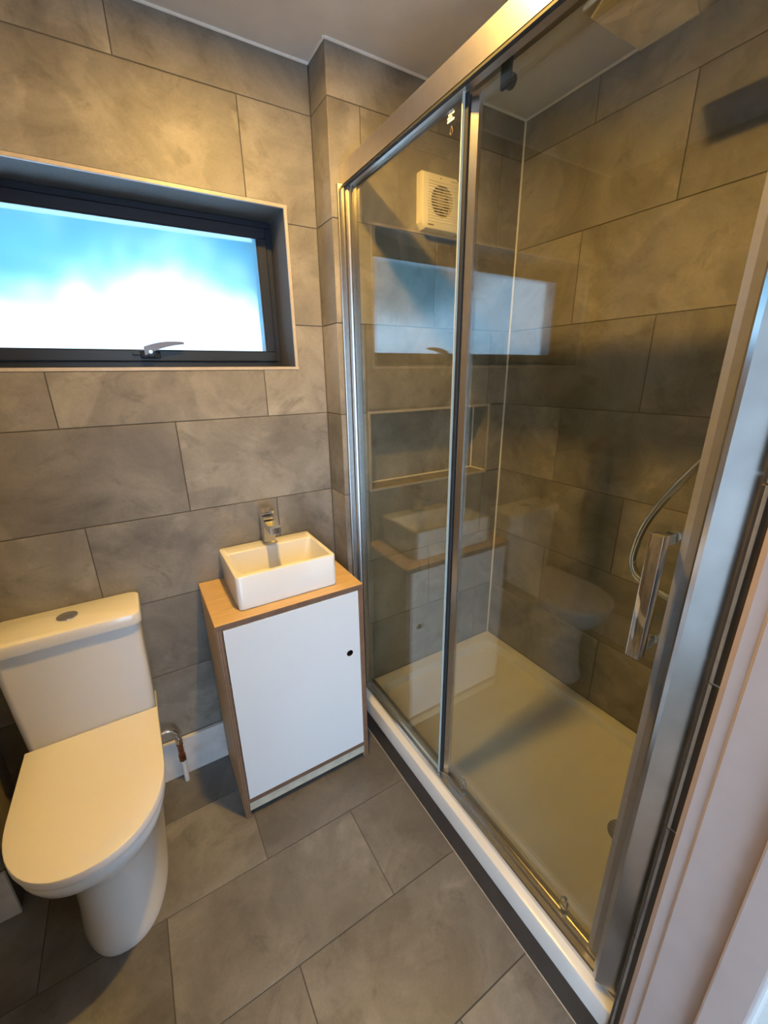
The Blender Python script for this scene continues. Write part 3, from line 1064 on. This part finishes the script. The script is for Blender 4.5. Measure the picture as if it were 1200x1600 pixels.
# wall profiles
MB().box(.664, .684, Y1 - .010, Y1, TZ + .0005, RB + .005, .002, 2).build('wall_channel', M_PROFILE, enc)
poly = [(.680, Y1), (.680, Y1 - .018), (.683, Y1 - .022), (.687, Y1 - .022), (.687, Y1 - .028), (.692, Y1 - .030), (.692, Y1 - .038), (.708, Y1 - .038), (.708, Y1 - .030), (.720, Y1 - .026), (.722, Y1)]
MB().prism(poly, 'z', TZ + .019, RB - .0005).build('wall_profile', M_PROFILE, enc)
poly = [(.692, Y0), (.692, Y0 + .008), (.674, Y0 + .050), (.678, Y0 + .058), (.694, Y0 + .060), (.694, Y0 + .066), (.74, Y0 + .066), (.74, Y0)]
MB().prism(poly, 'z', TZ + .0255, RB - .008).build('jamb_profile', M_JAMB, enc)
# fixed pane
fixed = MB().box(GX - .003, GX + .003, -.662, Y1 - .036, TZ + .022, RB + .006).build('fixed_pane', M_GLASS, enc)
MB().box(GX - .0032, GX + .0032, -.6645, -.662, TZ + .022, RB - .005).build('pane_edge', M_GLASSEDGE, fixed)
MB().box(GX + .004, GX + .009, -.673, -.662, TZ + .022, RB - .006, .001, 1).build('edge_gasket', M_REBATE, fixed)
m = MB()
for k, (a, b) in enumerate(((-.6165, -.6345), (-.6165, -.639), (-.6165, -.632), (-.6165, -.639))):
    z = 2.036 - .0055 * k
    n = 9
    w = (a - b) / n
    for q in range(n):
        if (q * 7 + k * 3) % 5 != 4 or k == 3:
            m.box(b + q * w, b + (q + (1 if k == 3 else .8)) * w, GX - .0034, GX - .0031, z - .0038, z) if False else \
                m.box(GX - .0034, GX - .0031, b + q * w, b + (q + (1 if k == 3 else .8)) * w, z - .0038, z)
m.build('printed_mark', M_PRINT, fixed)
drop = []
for k in range(20):
    a = 2 * PI * k / 20
    r = .0055
    zz = math.cos(a) * r
    drop.append((-.631 + math.sin(a) * r * .75 * (1 if zz < 0 else (1 - zz / r) ** .6), 1.997 + (zz if zz < 0 else zz * 1.8)))
m = MB()
pts = [(GX - .0033, p[0], p[1]) for p in drop] + [(GX - .0033, drop[0][0], drop[0][1])]
m.tube(pts, .0007, 6)
m.build('drop_symbol', M_FANMARK, fixed)
# sliding door
slide = MB().box(SXG - .003, SXG + .003, -1.222, -.672, TZ + .026, RB + .010).build('sliding_pane', M_GLASS, enc)
poly = [(.712, -.672), (.712, -.646), (.716, -.642), (.732, -.642), (.735, -.646), (.735, -.672), (.729, -.690), (.719, -.690)]
MB().prism(poly, 'z', TZ + .026, RB - .008).build('leading_stile', M_SATIN, slide)
poly = [(.712, -1.247), (.712, -1.226), (.717, -1.214), (.731, -1.214), (.735, -1.226), (.735, -1.247)]
MB().prism(poly, 'z', TZ + .026, RB - .008).build('closing_stile', M_SEAL, slide)
hd = MB()
hy0, hy1 = -1.2065, -1.1885
hd.box(.670, .692, hy0 - .002, hy1 + .002, 1.034, 1.262, .0018, 2)
hd.box(.692, SXG - .0032, hy0 + .002, hy1 - .002, 1.238, 1.256, .001, 1)
hd.box(.692, SXG - .0032, hy0 + .002, hy1 - .002, 1.040, 1.058, .001, 1)
hd.cyl((SXG + .0032, (hy0 + hy1) / 2, 1.247), (SXG + .012, (hy0 + hy1) / 2, 1.247), .010, n=20, bevel=.001)
hd.cyl((SXG + .0032, (hy0 + hy1) / 2, 1.049), (SXG + .012, (hy0 + hy1) / 2, 1.049), .010, n=20, bevel=.001)
hd.build('door_handle', M_CHROME, slide, True)
for yy in (-.748, -1.134):
    r = MB()
    r.box(SXG + .0032, SXG + .010, yy - .008, yy + .008, TZ + .022, TZ + .055, .002, 2)
    r.cyl((SXG + .010, yy, TZ + .030), (SXG + .018, yy, TZ + .030), .011, n=20, bevel=.001)
    r.cyl((SXG + .010, yy, TZ + .048), (SXG + .015, yy, TZ + .048), .006, n=16)
    r.build('roller', M_CHROME, slide, True)
    r = MB()
    r.box(SXG + .0032, SXG + .012, yy - .012, yy + .012, RB - .030, RB + .016, .002, 2)
    r.cyl((SXG + .012, yy, RB - .016), (SXG + .024, yy, RB - .016), .013, n=20, bevel=.001)
    r.build('roller', M_STEELDK, slide, True)

# ------------------------------------------------------------------ shower: mixer, riser, hose, rain head
sx = 1.07
shw = empty('shower_mixer', (sx, YD0, 1.0), 'chrome shower mixer with riser, square rain head and looping hose', 'shower')
m = MB()
m.cyl((sx - .13, YD0 + .055, .99), (sx + .13, YD0 + .055, .99), .022, n=24, bevel=.002)
m.cyl((sx - .075, YD0 + .001, .99), (sx - .075, YD0 + .05, .99), .030, .018, n=24)
m.cyl((sx + .075, YD0 + .001, .99), (sx + .075, YD0 + .05, .99), .030, .018, n=24)
m.build('valve_body', M_CHROME, shw, True)
for s_ in (-1, 1):
    MB().cyl((sx + s_ * .131, YD0 + .055, .99), (sx + s_ * .175, YD0 + .055, .99), .026, n=20, bevel=.002).build('control_knob', M_CHROME, shw, True)
HZ = 2.222
pts = [(sx, YD0 + .055, 1.01), (sx, YD0 + .055, 2.20)]
for k in range(1, 9):
    a = PI / 2 * k / 8
    pts.append((sx, YD0 + .055 + .06 * (1 - math.cos(a)), 2.20 + .06 * math.sin(a)))
pts += [(sx, -.86, 2.26), (sx, -.83, 2.255), (sx, -.825, 2.235)]
MB().tube(pts, .010, 14).build('riser_pipe', M_CHROME, shw, True)
m = MB().box(sx - .110, sx + .110, -.945, -.725, HZ - .004, HZ + .010, .003, 2)
m.cyl((sx, -.828, HZ + .009), (sx, -.828, HZ + .026), .018, n=20)
m.build('rain_head', M_CHROME, shw, True)
m = MB()
m.cyl((sx, YD0 + .055, 1.60), (sx, YD0 + .095, 1.60), .014, n=18)
m.box(sx - .012, sx + .012, YD0 + .085, YD0 + .11, 1.585, 1.615, .003, 2)
m.build('handset_holder', M_CHROME, shw, True)
m = MB()
m.tube([(sx, YD0 + .11, 1.55), (sx, YD0 + .115, 1.62), (sx, YD0 + .13, 1.70), (sx, YD0 + .15, 1.75)], [.011, .012, .012, .014], 14)
m.cyl((sx, YD0 + .145, 1.765), (sx, YD0 + .172, 1.745), .045, .048, n=28, bevel=.003)
m.build('handset', M_CHROME, shw, True)
key = [(-1.202, 1.55), (-1.185, 1.46), (-1.150, 1.395), (-1.108, 1.343), (-1.052, 1.258), (-1.000, 1.150), (-.982, 1.06), (-.988, 1.015), (-1.012, .990), (-1.06, .977), (-1.112, .970), (-1.175, .962), (-1.235, .958), (-1.257, .968)]
pts = []
for i in range(len(key) - 1):
    p0, p1, p2, p3 = key[max(0, i - 1)], key[i], key[i + 1], key[min(len(key) - 1, i + 2)]
    for k in range(6):
        t = k / 6
        q = [.5 * (2 * p1[c] + (p2[c] - p0[c]) * t + (2 * p0[c] - 5 * p1[c] + 4 * p2[c] - p3[c]) * t * t + (-p0[c] + 3 * p1[c] - 3 * p2[c] + p3[c]) * t ** 3) for c in (0, 1)]
        pts.append((1.06, q[0], q[1]))
pts.append((1.06, *key[-1]))
MB().tube(pts, .0095, 14).build('hose', M_CHROME, shw, True)

# ------------------------------------------------------------------ extractor fan
FX0, FX1, FZ0, FZ1 = .966, 1.128, 1.979, 2.143
fy = YN - .0005
fan = empty('extractor_fan', ((FX0 + FX1) / 2, fy, FZ0), 'cream square extractor fan with slatted grille on the shower wall', 'fan')
fcx, fcz, frad = (FX0 + FX1) / 2 + .002, (FZ0 + FZ1) / 2 + .004, .047
yq = fy - .036
# housing: bevelled shell with a round opening in its front
n = 48
ringF, outer = [], []
for k in range(n):
    a = 2 * PI * (k + .5) / n
    c, s = math.cos(a), math.sin(a)
    ringF.append((fcx + frad * c, fcz + frad * s))
    t = min(((FX1 - .007 - fcx) if c > 0 else (FX0 + .007 - fcx)) / c, ((FZ1 - .007 - fcz) if s > 0 else (FZ0 + .007 - fcz)) / s)
    outer.append((fcx + t * c, fcz + t * s))


def snap(p):
    for cx in (FX0 + .007, FX1 - .007):
        for cz in (FZ0 + .007, FZ1 - .007):
            if math.hypot(p[0] - cx, p[1] - cz) < .0056:
                return (cx, cz)
    return p


outer = [snap(p) for p in outer]


def grow(p, d, y):
    x = p[0] + (d if p[0] > FX1 - .0071 else -d if p[0] < FX0 + .0071 else 0)
    z = p[1] + (d if p[1] > FZ1 - .0071 else -d if p[1] < FZ0 + .0071 else 0)
    return (x, y, z)


rings = [[(p[0], yq + .022, p[1]) for p in ringF], [(p[0], yq, p[1]) for p in ringF], [grow(p, 0, yq) for p in outer],
         [grow(p, .004, yq + .002) for p in outer], [grow(p, .007, yq + .008) for p in outer], [grow(p, .007, fy) for p in outer]]
MB().loft(rings, False, True).build('housing', M_FAN, fan, True)
MB().cyl((fcx, yq + .021, fcz), (fcx, yq + .0225, fcz), frad + .001, n=40).build('duct_back', M_FANMARK, fan)
m = MB()
m.cyl((fcx, yq + .006, fcz), (fcx, yq + .02, fcz), .017, n=24, bevel=.002)
for k in range(7):
    a = 2 * PI * k / 7
    c, s = math.cos(a), math.sin(a)
    q0, q1 = a - .22, a + .28
    r0, r1 = .016, .043
    v = [m.bm.verts.new(p) for p in ((fcx + r0 * math.cos(q0), yq + .009, fcz + r0 * math.sin(q0)), (fcx + r1 * math.cos(q0), yq + .009, fcz + r1 * math.sin(q0)),
                                     (fcx + r1 * math.cos(q1), yq + .018, fcz + r1 * math.sin(q1)), (fcx + r0 * math.cos(q1), yq + .018, fcz + r0 * math.sin(q1)))]
    m.bm.faces.new(v)
m.build('impeller', M_FANDARK, fan)
for k in range(15):
    z = FZ0 + .024 + k * .0082
    MB().box(FX0 + .022, FX1 - .010, yq - .0016, yq + .0010, z, z + .0030, .0005, 1).build('slat', M_FAN, fan)
MB().cyl((fcx - .008, yq - .0012, FZ1 - .013), (fcx - .008, yq + .001, FZ1 - .013), .0018, n=12).build('indicator', M_FANMARK, fan)
m = MB()
for q in range(6):
    m.box(FX0 + .024 + q * .0042, FX0 + .027 + q * .0042, yq - .0006, yq + .0005, FZ0 + .0115, FZ0 + .0155)
m.build('printed_mark', M_FANMARK, fan)
m = MB()
for q in range(7):
    m.box(FX1 - .042 + q * .0042, FX1 - .039 + q * .0042, yq - .0006, yq + .0005, FZ1 - .0155, FZ1 - .0125)
m.build('printed_mark', M_TRIM, fan)

SC.cycles.transparent_max_bounces = 16
SC.cycles.max_bounces = 10
SC.cycles.diffuse_bounces = 5
SC.cycles.glossy_bounces = 5
SC.cycles.transmission_bounces = 8
